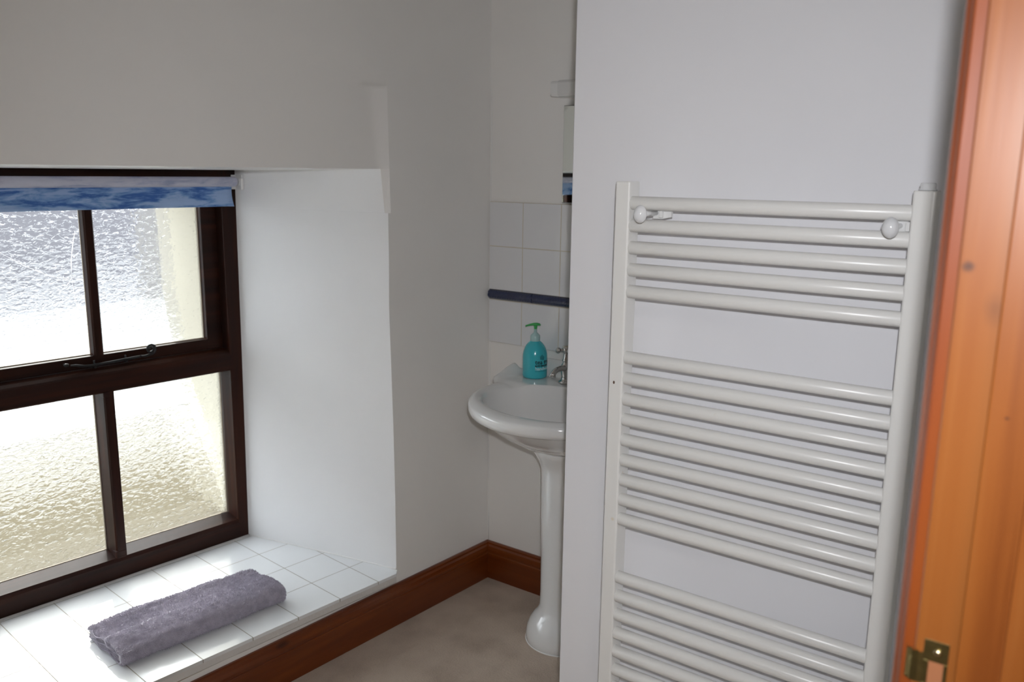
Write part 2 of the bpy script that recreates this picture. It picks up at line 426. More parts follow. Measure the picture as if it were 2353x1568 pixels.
# reveals
def rev_r(t, z):
    e = interp(EDGE, z) if z < 1.348 else .205
    dd = depth(e) - (0. if z < 1.348 else .020)
    return W(lerp(inner(z), e, t), lerp(-.06, dd, t) if t else -.06, z)
def rev(t, z):
    e = interp(EDGE, z) if z < 1.3476 else lerp(.2198, .205, (z - 1.3475) / (HEADF - 1.3475))
    off = 0. if z > 1.34755 else -bulge(e, min(z, 1.3475))
    dd = depth(e) - off
    wob = math.sin(t * PI) * .004 * math.sin(z * 6)
    hz = z if z < 1.4 else lerp(HEADI, HEADF, t)
    a = inner(z)
    p = W(lerp(a, e, t) + wob, lerp(0., dd, t), hz)
    return p
TT = [0., .1, .25, .4, .55, .7, .85, 1.]
for k in range(len(TT) - 1):
    for z0, z1 in zip(zs_r[1:] + [1.3476], zs_r[2:] + [1.3476, 1.47]):
        if abs(z1 - z0) < 1e-6: continue
        f = quad(bm, [rev(TT[k], z0), rev(TT[k + 1], z0), rev(TT[k + 1], z1), rev(TT[k], z1)]); f.material_index = 1
# left reveal, head
for a, b2 in ((0., .5), (.5, 1.)):
    f = quad(bm, [W(lerp(SL0, SL1, a), lerp(0, depth(SL1), a), ZS - .02), W(lerp(SL0, SL1, b2), lerp(0, depth(SL1), b2), ZS - .02),
              W(lerp(SL0, SL1, b2), lerp(0, depth(SL1), b2), lerp(HEADI, HEADF, b2)), W(lerp(SL0, SL1, a), lerp(0, depth(SL1), a), lerp(HEADI, HEADF, a))]); f.material_index = 1
hs = [0., .2, .4, .6, .8, .9, 1.]
for a, b2 in zip(hs, hs[1:]):
    for t0, t1 in zip(TT, TT[1:]):
        def H(a, t):
            s = lerp(lerp(SL0, SL1, t), lerp(inner(1.47), .205, t), a)
            return W(s, lerp(0., depth(s) + panel(s, HEADF), t), lerp(HEADI, HEADF, t))
        f = quad(bm, [H(a, t0), H(b2, t0), H(b2, t1), H(a, t1)]); f.material_index = 1
# outer half of the wall: rough rendered jamb, outer face
EO = [(-.3, .15), (.2, .135), (.44, .072), (.74, -.010), (1.05, -.045), (1.5, -.06)]
zo = [.2, .32, .44, .59, .74, .9, 1.05, 1.3, 1.5]
for z0, z1 in zip(zo, zo[1:]):
    for t0, t1 in ((0, .5), (.5, 1)):
        f = quad(bm, [W(lerp(.035, interp(EO, z), t) + .004 * math.sin(z * 40 + t), lerp(-.07, -.30, t), z) for t, z in ((t0, z0), (t1, z0), (t1, z1), (t0, z1))]); f.material_index = 2
for z0, z1 in zip(zo, zo[1:]):
    f = quad(bm, [W(interp(EO, z0) + .004 * math.sin(z0 * 40 + 1), -.30, z0), W(1.4, -.30, z0), W(1.4, -.30, z1), W(interp(EO, z1) + .004 * math.sin(z1 * 40 + 1), -.30, z1)]); f.material_index = 2
def Q2(p): f = quad(bm, p); f.material_index = 2
Q2([W(-3.6, -.30, -.4), W(1.4, -.30, -.4), W(1.4, -.30, .2), W(-3.6, -.30, .2)])
Q2([W(-3.6, -.30, .2), W(-1.28, -.30, .2), W(-1.28, -.30, 1.5), W(-3.6, -.30, 1.5)])
Q2([W(-3.6, -.30, 1.5), W(1.4, -.30, 1.5), W(1.4, -.30, 2.6), W(-3.6, -.30, 2.6)])
Q2([W(-1.27, -.07, .2), W(-1.28, -.30, .2), W(-1.28, -.30, 1.5), W(-1.27, -.07, 1.5)])
Q2([W(-1.3, -.07, 1.49), W(.04, -.07, 1.49), W(.04, -.30, 1.5), W(-1.3, -.30, 1.5)])
Q2([W(-3.6, -.30, 2.6), W(1.4, -.30, 2.6), W(1.4, .8, 2.6), W(-3.6, .8, 2.6)])
struct(obj('wall_left', bm, [M['wall'], M['reveal'], M['outside']], loc=(-.05, -1.1, 0)), 'white plastered wall with the deep window recess')

# outer stone sill
bm = bmesh.new()
prism(bm, [(0, .20), (.235, .225), (.30, .235), (.30, .10), (-.06, .10), (-.06, .19)], W(-1.32, -.36, 0), W(.10, -.36, 0))
struct(obj('trim_1', bm, simple('cream_stone', (.065, .050, .020), .8, bump=.4, scale=40), loc=W(-.4, -.36, .1)), 'cream stone sill outside the window')

# ------------------------------------------------------------------ back wall, partition, doorway wall, the rest of the shell
bm = bmesh.new(); box(bm, -.62, 3.4, 0., .14, 0, CEIL)
struct(obj('wall_back', bm, M['wall'], loc=(1.2, 0., 0)), 'white wall behind the washbasin')
bm = bmesh.new(); box(bm, .826, 3.4, YR, YR + .1, 0, CEIL, .003, 1)
struct(obj('wall_center', bm, M['wall_gloss'], loc=(1.6, YR + .05, 0)), 'white partition wall carrying the towel radiator')
bm = bmesh.new()
box(bm, XR, XR + .13, YJ + .028, YR, 0, CEIL); box(bm, XR, XR + .13, YR + .1, .0, 0, CEIL)
box(bm, XR, XR + .13, -4.1, YJ - .80, 0, CEIL)
box(bm, XR, XR + .13, YJ - .80, YJ + .028, 2.03, CEIL)
struct(obj('wall_right', bm, M['wall'], loc=(XR + .065, -1.2, 0)), 'white wall with the doorway')
bm = bmesh.new(); box(bm, -.62, 3.4, -4.2, -4.05, 0, CEIL)
M['far'] = painted('ochre_wall_paint', (.72, .66, .56), .8)
struct(obj('wall_front', bm, M['far'], loc=(1.2, -4.1, 0)))
bm = bmesh.new(); box(bm, 3.25, 3.4, -4.1, .14, 0, CEIL)
struct(obj('wall_side', bm, M['far'], loc=(3.3, -2.4, 0)))

# bead of caulk in the corner
bm = bmesh.new()
tube(bm, [(-.0040 + .0015 * math.sin(z * 9), -.0015, z) for z in [.14 + .1 * i for i in range(17)]], [.0012 + .0006 * math.sin(i * 2.3) for i in range(17)], 8)
struct(obj('trim_2', bm, M['caulk'], loc=(-.004, -.002, .14)), 'white caulk line in the room corner')

# ------------------------------------------------------------------ tiled sill
# local frame: X = s measured from a tile joint, Y = -(u) measured from a tile joint
bm = bmesh.new()
def loc(s, d, z=0.): return Vector((s, -(d - .1638), z))
front = .6107
ptsR = [(t, rev(t, ZS)) for t in (0., .5, 1.)]
poly = [loc(SL0 - .02, -.01), loc(.075, -.01), loc(.16, .30), loc(.2445, .592), loc(.226, front), loc(SL1, front + .004)]
top = [bm.verts.new(p + Vector((0, 0, 0))) for p in poly]; bot = [bm.verts.new(p + Vector((0, 0, -.010))) for p in poly]
bm.faces.new(top)
for i in range(len(poly)):
    bm.faces.new((top[i], bot[i], bot[(i + 1) % len(poly)], top[(i + 1) % len(poly)]))
bm.faces.new(bot[::-1])
o = obj('trim_3', bm, M['sill_tile'], local=True, loc=OW + NS * .1638 + Vector((0, 0, ZS)), rotz=ANG)
struct(o, 'glossy white tiled window sill with thin grout lines')
# painted board under the tile edge
bm = bmesh.new()
prism(bm, [(0, -.011), (0, -.030), (-.003, -.034), (-.60, -.034), (-.60, -.011)], W(SL1, front - .001, ZS), W(.2265, front - .001, ZS))
bmesh.ops.recalc_face_normals(bm, faces=bm.faces[:])
struct(obj('trim_4', bm, simple('sill_edge_paint', (.68, .66, .64), .6, bump=.4, scale=50), loc=W(-.4, .5, ZS - .03)), 'painted edge below the sill tiles')
# caulk where tiles meet plaster
bm = bmesh.new()
pp = [rev(t, ZS + .001) for t in [i / 24 for i in range(25)]]
tube(bm, [p + Vector((0, 0, .0006 * math.sin(i * 1.9))) for i, p in enumerate(pp)], [.003 + .0016 * noise.noise(Vector((i * .7, 0, 0))) for i in range(25)], 8)
struct(obj('trim_5', bm, M['caulk'], loc=pp[0]), 'uneven white caulk between sill tiles and plaster')
bm = bmesh.new()
tube(bm, [W(lerp(-1.25, .061, i / 30), .004, ZS + .001) for i in range(31)], [.0045 + .001 * noise.noise(Vector((i * .6, 3, 0))) for i in range(31)], 8)
struct(obj('trim_6', bm, simple('grey_caulk', (.52, .51, .49), .6), loc=W(0, 0, ZS)), 'grey sealant under the window frame')

# ------------------------------------------------------------------ window
win = empty('window_1', W(-.3834, 0, ZS), ANG)
struct(win, 'dark brown wooden window with textured glass')
def wb(bm, s0, s1, d0, d1, z0, z1, bv=.0025):
    t = bmesh.new(); box(t, s0, s1, -d1, -d0, z0, z1, bv)
    bmesh.ops.transform(t, matrix=Matrix.Translation((.3834, 0, -ZS)), verts=t.verts)
    merge(bm, t)
def wprism(bm, prof, s0, s1):
    """profile points (d, z) swept along s"""
    a = [bm.verts.new((s0 + .3834, -d, z - ZS)) for d, z in prof]; b_ = [bm.verts.new((s1 + .3834, -d, z - ZS)) for d, z in prof]
    n = len(prof)
    for i in range(n): bm.faces.new((a[i], a[(i + 1) % n], b_[(i + 1) % n], b_[i]))
    bm.faces.new(a[::-1]); bm.faces.new(b_)
def wpost(bm, prof, z0, z1):
    """profile points (s, d) swept up"""
    a = [bm.verts.new((s + .3834, -d, z0 - ZS)) for s, d in prof]; b_ = [bm.verts.new((s + .3834, -d, z1 - ZS)) for s, d in prof]
    n = len(prof)
    for i in range(n): bm.faces.new((a[i], a[(i + 1) % n], b_[(i + 1) % n], b_[i]))
    bm.faces.new(a[::-1]); bm.faces.new(b_)
# frame: jambs, head, bottom rail, transom
bm = bmesh.new()
wb(bm, -1.262, -1.212, -.085, 0., ZS - .01, 1.468)
wb(bm, -.838, -.792, -.085, 0., ZS, 1.44)
wb(bm, .0245, .090, -.085, 0., ZS - .01, 1.468)
# jamb chamfers on the lower lights with stopped ends
wpost(bm, [(.0245, -.001), (.0245, -.012), (.0205, -.055), (.0245, -.070), (.030, -.070), (.030, -.001)], .262, .80)
o = obj('jamb', bm, M['framez'], win, local=True)
bm = bmesh.new()
wb(bm, -1.22, .03, -.085, 0., 1.405, 1.468)
obj('head', bm, M['frame'], win, local=True)
bm = bmesh.new()
wprism(bm, [(0, ZS - .01), (0, .246), (-.004, .258), (-.060, .2705), (-.085, .262), (-.085, ZS - .01)], -1.22, .03)
obj('bottom_rail', bm, M['frame'], win, local=True)
bm = bmesh.new()
wprism(bm, [(-.004, .7975), (0, .802), (0, .8555), (-.0035, .8605), (-.012, .8680), (-.036, .8720), (-.085, .872), (-.085, .784), (-.062, .784)], -1.22, .03)
obj('transom', bm, M['frame'], win, local=True)
# lower mullion, front face narrow with chamfered left side and square stops at both ends
bm = bmesh.new()
wpost(bm, [(-.3700, 0), (-.3965, 0), (-.4000, -.006), (-.4035, -.060), (-.4035, -.072), (-.3640, -.072), (-.3640, -.060), (-.3700, -.020)], .258, .80)
wb(bm, -.4015, -.3690, -.05, .0006, .256, .282, .004)
wb(bm, -.4015, -.3690, -.05, .0006, .782, .800, .004)
obj('mullion', bm, M['framez'], win, local=True)
# opening casement above
cas = bmesh.new()
wb(cas, -.0330, .0215, -.070, -.036, .874, 1.405)
wb(cas, -.790, -.735, -.070, -.036, .874, 1.405)
wb(cas, -.74, -.03, -.070, -.036, .874, .9100)
wb(cas, -.74, -.03, -.070, -.036, 1.375, 1.405)
wb(cas, -1.215, -1.165, -.070, -.036, .874, 1.405); wb(cas, -.87, -.835, -.070, -.036, .874, 1.405); wb(cas, -1.17, -.86, -.070, -.036, .874, .91)
cas = obj('casement', cas, M['frame'], win, local=True)
bm = bmesh.new()
wpost(bm, [(-.3790, -.032), (-.3990, -.032), (-.4035, -.038), (-.4060, -.058), (-.3720, -.058), (-.3745, -.038)], .908, 1.38)
obj('glazing_bar', bm, M['framez'], cas, local=True)
# putty lines
def putty(name, parent, s0, s1, z0, z1, d):
    bm = bmesh.new(); k = .0032
    for a, b_, c, e in ((s0, s1, z0, z0 + k), (s0, s1, z1 - k, z1), (s0, s0 + k, z0, z1), (s1 - k, s1, z0, z1)):
        wb(bm, a, b_, d, d + .004, c, e, .0008)
    obj(name, bm, M['putty'], parent, local=True)
putty('putty_line', cas, -.3745, -.0330, .9100, 1.376, -.060)
putty('putty_line', cas, -.736, -.4040, .9100, 1.376, -.060)
putty('putty_line', win, -.366, .0210, .2690, .7870, -.068)
putty('putty_line', win, -.792, -.4035, .2690, .7870, -.068)
# dark weather seal right of each pane
def pane(s0, s1, z0, z1, d, parent, name='glass_pane'):
    bm = bmesh.new(); wb(bm, s0, s1, d - .0045, d, z0, z1, 0.)
    return obj(name, bm, M['glass'], parent, local=True)
pane(-.372, .026, .262, .792, -.068, win); pane(-.795, -.402, .262, .792, -.068, win)
pane(-1.215, -.835, .262, .792, -.068, win); pane(-1.17, -.865, .905, 1.38, -.060, win)
pane(-.378, -.030, .905, 1.38, -.060, cas)
pl = pane(-.738, -.401, .905, 1.38, -.060, cas)
# cracks in the upper left pane
bm = bmesh.new()
def wl(s, z, d=-.0575): return Vector((s + .3834, -d, z - ZS))
for line, r0 in (([(-.420, 1.2855), (-.430, 1.245), (-.438, 1.20), (-.441, 1.149)], .0011), ([(-.441, 1.149), (-.425, 1.145), (-.408, 1.1425)], .0008),
                 ([(-.441, 1.149), (-.452, 1.132), (-.469, 1.1189)], .0008), ([(-.638, 1.245), (-.57, 1.196), (-.50, 1.158), (-.441, 1.146)], .0005),
                 ([(-.441, 1.149), (-.437, 1.09), (-.426, 1.03), (-.417, .975)], .00025)):
    tube(bm, [wl(s, z) for s, z in line], [r0 * .5] + [r0] * (len(line) - 2) + [r0 * .5], 6)
obj('crack', bm, M['crack'], pl, local=True)
# wrought iron stay with curled tail
bm = bmesh.new()
def st(s, z, d=-.020): return Vector((s + .3834, -d, z - ZS))
bar = [(-.480, .894), (-.465, .8925), (-.445, .886), (-.42, .884), (-.36, .8855), (-.30, .888), (-.268, .890)]
tube(bm, [st(s, z) for s, z in bar], [.0025, .0035, .0045, .005, .005, .005, .004], 8, flat=.6)
cx, cz = -.236, .9085
cur = [st(-.268, .890), st(-.255, .8885), st(-.243, .8905)]
for i in range(34):
    a = -1.3 + i * .33; rr_ = .0165 * (1 - i / 44)
    cur.append(st(cx + math.cos(a) * rr_, cz + math.sin(a) * rr_))
tube(bm, cur, [.004] * 10 + [.0034] * (len(cur) - 10), 8)
stay = obj('casement_stay', bm, M['iron'], cas, local=True)
stay['label'] = 'black iron stay with curled tail'
bm = bmesh.new()
ball(bm, st(-.492, .897), .0065, (1.3, .7, .8)); tube(bm, [st(-.492, .897, -.036), st(-.492, .897, -.018)], .004, 10)
tube(bm, [st(-.41, .878, -.026), st(-.41, .898, -.026)], .003, 8); tube(bm, [st(-.315, .878, -.026), st(-.315, .900, -.026)], .003, 8)
tube(bm, [st(-.41, .876, -.036), st(-.41, .878, -.018)], .004, 8); tube(bm, [st(-.315, .880, -.036), st(-.315, .882, -.018)], .004, 8)
pins = obj('stay_pins', bm, M['iron'], cas, local=True)

# ------------------------------------------------------------------ roller blind
bl = empty('roller_blind', W(-.38, .024, 1.35), ANG)
tag(bl, 'blue marbled roller blind rolled up at the top of the window', 'blind')
def bw(s, d, z): return Vector((s + .38, -(d - .024), z - 1.35))
bm = bmesh.new(); rot = Matrix.Rotation(PI / 2, 3, 'Y')
lathe(bm, [(.0145, -1.24), (.016, -1.238), (.016, .062), (.0145, .064)], c=bw(0, .024, 1.4300), seg=36, rot=rot)
obj('fabric_roll', bm, M['blind_back'], bl, local=True)
bm = bmesh.new()
cols_ = [lerp(-1.235, .0595, i / 60) for i in range(61)]; rows = [1.428, 1.415, 1.40, 1.385, 1.37, 1.358, 1.350]
g = {}
for side in (0, 1):
    for j, z in enumerate(rows):
        for i, s in enumerate(cols_):
            e = max(0., (s - .03) / .03)
            dd = .0095 + .0014 * math.sin(s * 22 + z * 30) * (1.43 - z) * 12 + .010 * e * e * ((1.43 - z) / .08) ** 2 + (.0009 if side else 0)
            sx = s - (.004 * math.sin((1.43 - z) * 38) if i == 60 else 0)
            g[side, j, i] = bm.verts.new(bw(sx, dd, z))
for j in range(len(rows) - 1):
    for i in range(60):
        for side in (0, 1):
            f = bm.faces.new((g[side, j, i], g[side, j, i + 1], g[side, j + 1, i + 1], g[side, j + 1, i])); f.smooth = True
for i in range(60): bm.faces.new((g[0, 6, i], g[0, 6, i + 1], g[1, 6, i + 1], g[1, 6, i])); bm.faces.new((g[0, 0, i], g[0, 0, i + 1], g[1, 0, i + 1], g[1, 0, i]))
for j in range(6):
    for i in (0, 60): bm.faces.new((g[0, j, i], g[1, j, i], g[1, j + 1, i], g[0, j + 1, i]))
obj('hanging_fabric', bm, M['blind'], bl, local=True)
bm = bmesh.new()
def bbox(s0, s1, d0, d1, z0, z1, bv=.0015):
    t = bmesh.new(); box(t, s0 + .38, s1 + .38, -(d1 - .024), -(d0 - .024), z0 - 1.35, z1 - 1.35, bv); merge(bm, t)
bbox(.0775, .0800, .0, .040, 1.405, 1.452); bbox(.062, .080, .0, .003, 1.405, 1.452); bbox(.073, .0825, .036, .043, 1.404, 1.441)
lathe(bm, [(.013, .0), (.013, .006), (.009, .0075)], c=bw(.071, .024, 1.430), seg=24, rot=rot)
obj('bracket', bm, M['plastic'], bl, local=True)

# ------------------------------------------------------------------ towel: terry cloth folded over itself
bm = bmesh.new()
TL, TW = .492, .212
def tprof():
    """closed outline of the folded stack seen from its end: (u across, z)"""
    pts = []
    hw, h = TW / 2, .046
    # bottom from window side to room side, round nose at room side, top back, open layered edge at window side
    for i in range(14): pts.append((-hw + .012 + i * (TW - .034) / 13, .0015))
    for i in range(13):
        a = -PI / 2 + i * PI / 12; pts.append((hw - .022 + math.cos(a) * .022, h / 2 + math.sin(a) * h / 2))
    for i in range(22): pts.append((hw - .024 - i * (TW - .040) / 21, h + .004 * math.sin(i * .33) - .006 * (i / 21) ** 2))
    for i in range(9):
        a = PI / 2 + i * PI / 8; pts.append((-hw + .010 + math.cos(a) * .012, .030 + math.sin(a) * .010))
    pts.append((-hw + .02, .019))
    for i in range(7):
        a = PI / 2 + i * PI / 6; pts.append((-hw + .012 + math.cos(a) * .009, .0095 + math.sin(a) * .008))
    return pts
prof = tprof(); n = len(prof); NL = 400
# resample outline evenly
tot = [0.]
for i in range(n): tot.append(tot[-1] + math.dist(prof[i], prof[(i + 1) % n]))
NP = 380; rs = []
for k in range(NP):
    t = tot[-1] * k / NP; i = max(j for j in range(n) if tot[j] <= t); f = (t - tot[i]) / max(1e-9, tot[i + 1] - tot[i])
    a, b_ = prof[i], prof[(i + 1) % n]; rs.append((lerp(a[0], b_[0], f), lerp(a[1], b_[1], f)))
def seams(x):   # sewn hem bands pinch the pile near both ends
    r = 0.
    for c, w_, k in ((-.150, .005, .0030), (-.092, .004, .0016), (.150, .005, .0036), (.186, .004, .0014)):
        r += k * math.exp(-((x - c) / w_) ** 2)
    return r
rings = []; tuftsrc = []
for i in range(NL + 1):
    x = -TL / 2 + TL * i / NL
    edge = min(1., (TL / 2 - abs(x)) / .012); er = math.sqrt(max(0., 1 - (1 - edge) ** 2))
    ring = []
    for k, (u, z) in enumerate(rs):
        a, c = rs[k - 1], rs[(k + 1) % NP]
        tx, tz = c[0] - a[0], c[1] - a[1]; L = math.hypot(tx, tz) or 1; nx, nz_ = tz / L, -tx / L
        nn = noise.noise(Vector((x * 9, u * 12, z * 14))) * .0035 + noise.noise(Vector((x * 38, u * 44, z * 44))) * .0022
        hi = abs(noise.noise(Vector((x * 190, u * 190, z * 190)))) * .0062
        d = nn + hi - seams(x) - (1 - er) * .006
        lift = 0.
        if z > .012: lift = .004 * math.sin(x * 8 + 1) * (z / .046)
        skew = .010 * math.sin(x * 7.) * (1 if u < 0 else .4) + (.012 * max(0, x - .12) / .12 if u < -.05 else 0)
        puff = 1 + .10 * math.exp(-((x - .21) / .04) ** 2)
        zz = max(.0008, (z + nz_ * d) * puff + lift); uu_ = (u + nx * d) + skew
        ring.append(bm.verts.new((x + .004 * noise.noise(Vector((u * 20, z * 60, x))) * (1 - edge), -uu_, zz)))
        if z > .003 and random.random() < .40: tuftsrc.append((x, uu_, zz, nx, nz_))
    rings.append(ring)
for i in range(NL):
    for k in range(NP):
        f = bm.faces.new((rings[i][k], rings[i][(k + 1) % NP], rings[i + 1][(k + 1) % NP], rings[i + 1][k])); f.smooth = True
# end faces: shallow dish so the layers show
for ring, sg in ((rings[0], 1), (rings[-1], -1)):
    c = bm.verts.new((ring[0].co.x + sg * .016, 0, .022))
    for k in range(NP): bm.faces.new((ring[k], ring[(k + 1) % NP], c))
random.shuffle(tuftsrc)
for x, u, z, nx, nz_ in tuftsrc[:42000]:
    h = random.uniform(.0022, .0048); w_ = random.uniform(.0006, .0011)
    dx, du, dz = random.uniform(-.6, .6), nx + random.uniform(-.5, .5), nz_ + random.uniform(-.5, .5) - .1
    L = math.sqrt(dx * dx + du * du + dz * dz) or 1
    tip = (x + dx / L * h, -(u + du / L * h), max(.0006, z + dz / L * h))
    a0 = random.random() * 6.28; vs_ = []
    for q in range(3):
        a = a0 + q * 2.094
        ox, oy, oz = math.cos(a) * w_, math.sin(a) * w_ * abs(nz_) + .0002, math.sin(a) * w_ * abs(nx)
        vs_.append(bm.verts.new((x + ox, -(u) + oy, z + oz)))
    t = bm.verts.new(tip)
    bm.faces.new((vs_[0], vs_[1], t)); bm.faces.new((vs_[1], vs_[2], t)); bm.faces.new((vs_[2], vs_[0], t))
me = bpy.data.meshes.new('folded_towel'); bm.to_mesh(me); bm.free(); me.materials.append(M['towel'])
tw = bpy.data.objects.new('folded_towel', me); col.objects.link(tw)
tw.location = W(-.367, .235 + .1638, ZS + .0005); tw.rotation_euler.z = ANG
tag(tw, 'folded mauve-grey terry towel lying on the white tiled window sill', 'towel')
# the folded layers visible at the near end
bm = bmesh.new()
for lay, (z0, w0) in enumerate(((.012, .085), (.024, .08), (.034, .086))):
    path = []
    for i in range(16):
        u = -w0 + (w0 * 1.92) * i / 15
        path.append(Vector((-TL / 2 - .001 + .003 * math.sin(i * .9 + lay), -u, z0 + .003 * math.sin(i * .7 + lay * 1.5))))
    tube(bm, path, [.0018 + .0008 * abs(noise.noise(p * 90)) for p in path], 8)
hem = obj('folded_edge', bm, simple('towel_hem', (.34, .315, .385), .9, bump=.8, scale=400), tw, local=True)

# ------------------------------------------------------------------ skirting boards
SK = [(0, 0), (.018, 0), (.018, .096), (.0165, .100), (.0185, .104), (.019, .113), (.0165, .124), (.012, .130), (.011, .136), (.007, .140), (0, .140)]
bm = bmesh.new()
a = Wf(S_BACK, 0); back_pt = Vector(((DW + .0) / NW.x, 0, 0))
dirw = Vector((.0711, .9975, 0)).normalized()
p_far = Vector((DW / NW.x, 0, 0)); p_near = p_far - dirw * 3.9
prism(bm, [(x, y) for x, y in SK], p_near, p_far)
o = obj('baseboard_left', bm, M['skirt'], loc=p_far - dirw * 1.5); struct(o, 'dark stained pine skirting below the window')
bm = bmesh.new()
prism(bm, [(-x, y) for x, y in SK][::-1], (0.0, 0, 0), (3.2, 0, 0)) if False else prism(bm, SK, (-.005, 0, 0), (3.2, 0, 0))
o = obj('baseboard_back', bm, M['skirtx'], loc=(1.2, -.01, 0)); struct(o, 'dark stained pine skirting behind the basin')

# ------------------------------------------------------------------ tiles above the basin
bm = bmesh.new(); T0, TZ = -.005, 1.3732
def trow(z0, z1):
    box(bm, T0, 1.03, -.006, 0., z0, z1, .0012, 1)
trow(1.0735, TZ)
# keep joints aligned with the lower courses too: joints fall every 150 mm below 1.3732 and below 1.0400
o = obj('trim_7', bm, M['wall_tile'], loc=(.1339, 0., 1.3732 - .0000)); struct(o, 'plain white wall tiles above the navy border')
bm = bmesh.new(); trow(.8890, 1.0400)
o = obj('trim_9', bm, M['wall_tile'], loc=(.1339, 0., .8885)); struct(o, 'plain white wall tiles below the navy border')
bm = bmesh.new()
# rope border: half round lengths with slanted strands
def rope(x0, x1):
    n = int((x1 - x0) / .0016); seg = 10; rg = []
    for i in range(n + 1):
        x = lerp(x0, x1, i / n)
        ring = []
        for k in range(seg + 1):
            a = PI * k / seg
            ph = (x / .0105 + a * .9) * 2 * PI
            r = .0125 + .0016 * math.sin(ph) * math.sin(a)
            e = 1. if 0 < i < n else .92
            ring.append(bm.verts.new((x, -.004 - math.sin(a) * r * e, 1.0568 + math.cos(a) * .0158 * e)))
        rg.append(ring)
    for i in range(n):
        for k in range(seg):
            f = bm.faces.new((rg[i][k], rg[i][k + 1], rg[i + 1][k + 1], rg[i + 1][k])); f.smooth = True
    bm.faces.new(rg[0]); bm.faces.new(rg[-1][::-1])
for i in range(-1, 5):
    x0 = .1790 + (i) * .2; rope(max(-.0045, x0), x0 + .1985)
box(bm, -.0045, .978, -.005, 0, 1.0402, 1.0733)
o = obj('trim_8', bm, M['navy'], loc=(.4, 0, 1.0568)); struct(o, 'navy rope pattern border tiles')

# ------------------------------------------------------------------ washbasin on its pedestal
bs = empty('pedestal_washbasin', (.44, -.22, 0))
tag(bs, 'white ceramic pedestal washbasin in the corner beside the partition wall', 'washbasin')
CX, CY = .455, -.288
def outer(a):
    """plan outline: wide rounded bowl in front, slightly narrower ledge against the wall"""
    ca, sa_ = math.cos(a), math.sin(a)
    def inside(x, y):
        e = ((x - .455) / .297) ** 2 + ((y + .200) / .331) ** 2
        if e <= 1: return y <= -.004
        q = abs(x - .455); return q <= .322 - .16 * max(0, y + .178) and -.178 <= y <= -.004 and not (q > .225 and y > -.064 and (q - .225) ** 2 + (y + .064) ** 2 > .0036)
    lo, hi = .05, .6
    for _ in range(28):
        mid = (lo + hi) / 2
        if inside(CX + ca * mid, CY + sa_ * mid): lo = mid
        else: hi = mid
    return lo
NA = 320; OUT = []
raw = [outer(2 * PI * k / NA) for k in range(NA)]
for k in range(NA): OUT.append((raw[k - 1] + 3 * raw[k] + raw[(k + 1) % NA]) / 5)
def inn(a):
    c, s = math.cos(a) / .240, math.sin(a) / .167
    return 1 / math.sqrt(c * c + s * s)
def sm(a, b_, x):
    t = min(1., max(0., (x - a) / (b_ - a))); return t * t * (3 - 2 * t)
def ptop(k, t):
    """rim and ledge surface between bowl edge (t=0) and outside (t=1)"""
    a = 2 * PI * k / NA; r = lerp(inn(a), OUT[k], t)
    x, y = CX + math.cos(a) * r, CY + math.sin(a) * r
    led = sm(-.200, -.165, y)
    zf = .797 + .011 * math.sin(PI * min(1, t * 1.0)) ** .8
    zb = .8095 + .002 * sm(0, .3, t) + max(.056 * sm(-.036, -.004, y), .050 * sm(.3, 1., t) * sm(.255, .318, abs(x - .455)) * sm(-.19, -.04, y))
    return Vector((x, y, lerp(zf, zb, led)))
bm = bmesh.new(); rings = []
# outside under-surface from pedestal upwards
for scx, z in ((.30, .650), (.37, .654), (.46, .663), (.57, .680), (.68, .703), (.77, .729), (.835, .753), (.868, .762), (.885, .762), (.945, .7635), (.98, .769), (.998, .780)):
    cyr = lerp(-.198, CY, sm(.28, .92, scx))
    rings.append([Vector((CX + math.cos(2 * PI * k / NA) * OUT[k] * scx, min(-.006, cyr + math.sin(2 * PI * k / NA) * OUT[k] * scx), z)) for k in range(NA)])
ts = [1., .985, .95, .88, .78, .66, .54, .42, .30, .18, .08, .02, 0.]
for t in ts:
    rings.append([ptop(k, t) + Vector((0, 0, -.010 if t == 1. else (-.004 if t == .985 else 0))) for k in range(NA)])
for f, z in ((.985, -.006), (.965, -.016), (.93, -.034), (.88, -.056), (.80, -.080), (.68, -.103), (.52, -.122), (.34, -.134), (.16, -.140), (.06, -.142)):
    ring = []
    for k in range(NA):
        a = 2 * PI * k / NA; r = inn(a) * f; p0 = ptop(k, 0.)
        ring.append(Vector((CX + math.cos(a) * r, CY + math.sin(a) * r, lerp(p0.z, .797, 1 - f) + z)))
    rings.append(ring)
vr = [[bm.verts.new(p) for p in ring] for ring in rings]
for i in range(len(vr) - 1):
    for k in range(NA):
        f = bm.faces.new((vr[i][k], vr[i][(k + 1) % NA], vr[i + 1][(k + 1) % NA], vr[i + 1][k])); f.smooth = True
bm.faces.new(vr[0][::-1]); bm.faces.new(vr[-1])
obj('basin_bowl', bm, M['ceramic'], bs)
bm = bmesh.new()
prf = [(.002, 0), (.114, 0), (.117, .006), (.1165, .022), (.112, .045), (.103, .066), (.090, .084), (.079, .099), (.0735, .118), (.0725, .16), (.073, .26), (.0745, .36), (.0755, .44), (.0765, .560), (.078, .578), (.083, .594), (.092, .611), (.102, .628), (.108, .641), (.1085, .649), (.104, .655), (.090, .658), (.06, .659)]
lathe(bm, prf, c=(.448, -.20, 0), seg=72)
obj('pedestal', bm, M['ceramic'], bs)
bm = bmesh.new(); lathe(bm, [(.004, .0), (.022, .0), (.023, .002), (.019, .0035), (.006, .002)], c=(CX, CY, .656), seg=28); obj('waste', bm, M['chrome'], bs)
bm = bmesh.new()
lathe(bm, [(.1185, .0), (.1185, .002), (.116, .003)], c=(.448, -.20, 0), seg=72, cap=False); obj('floor_seal', bm, M['caulk'], bs)

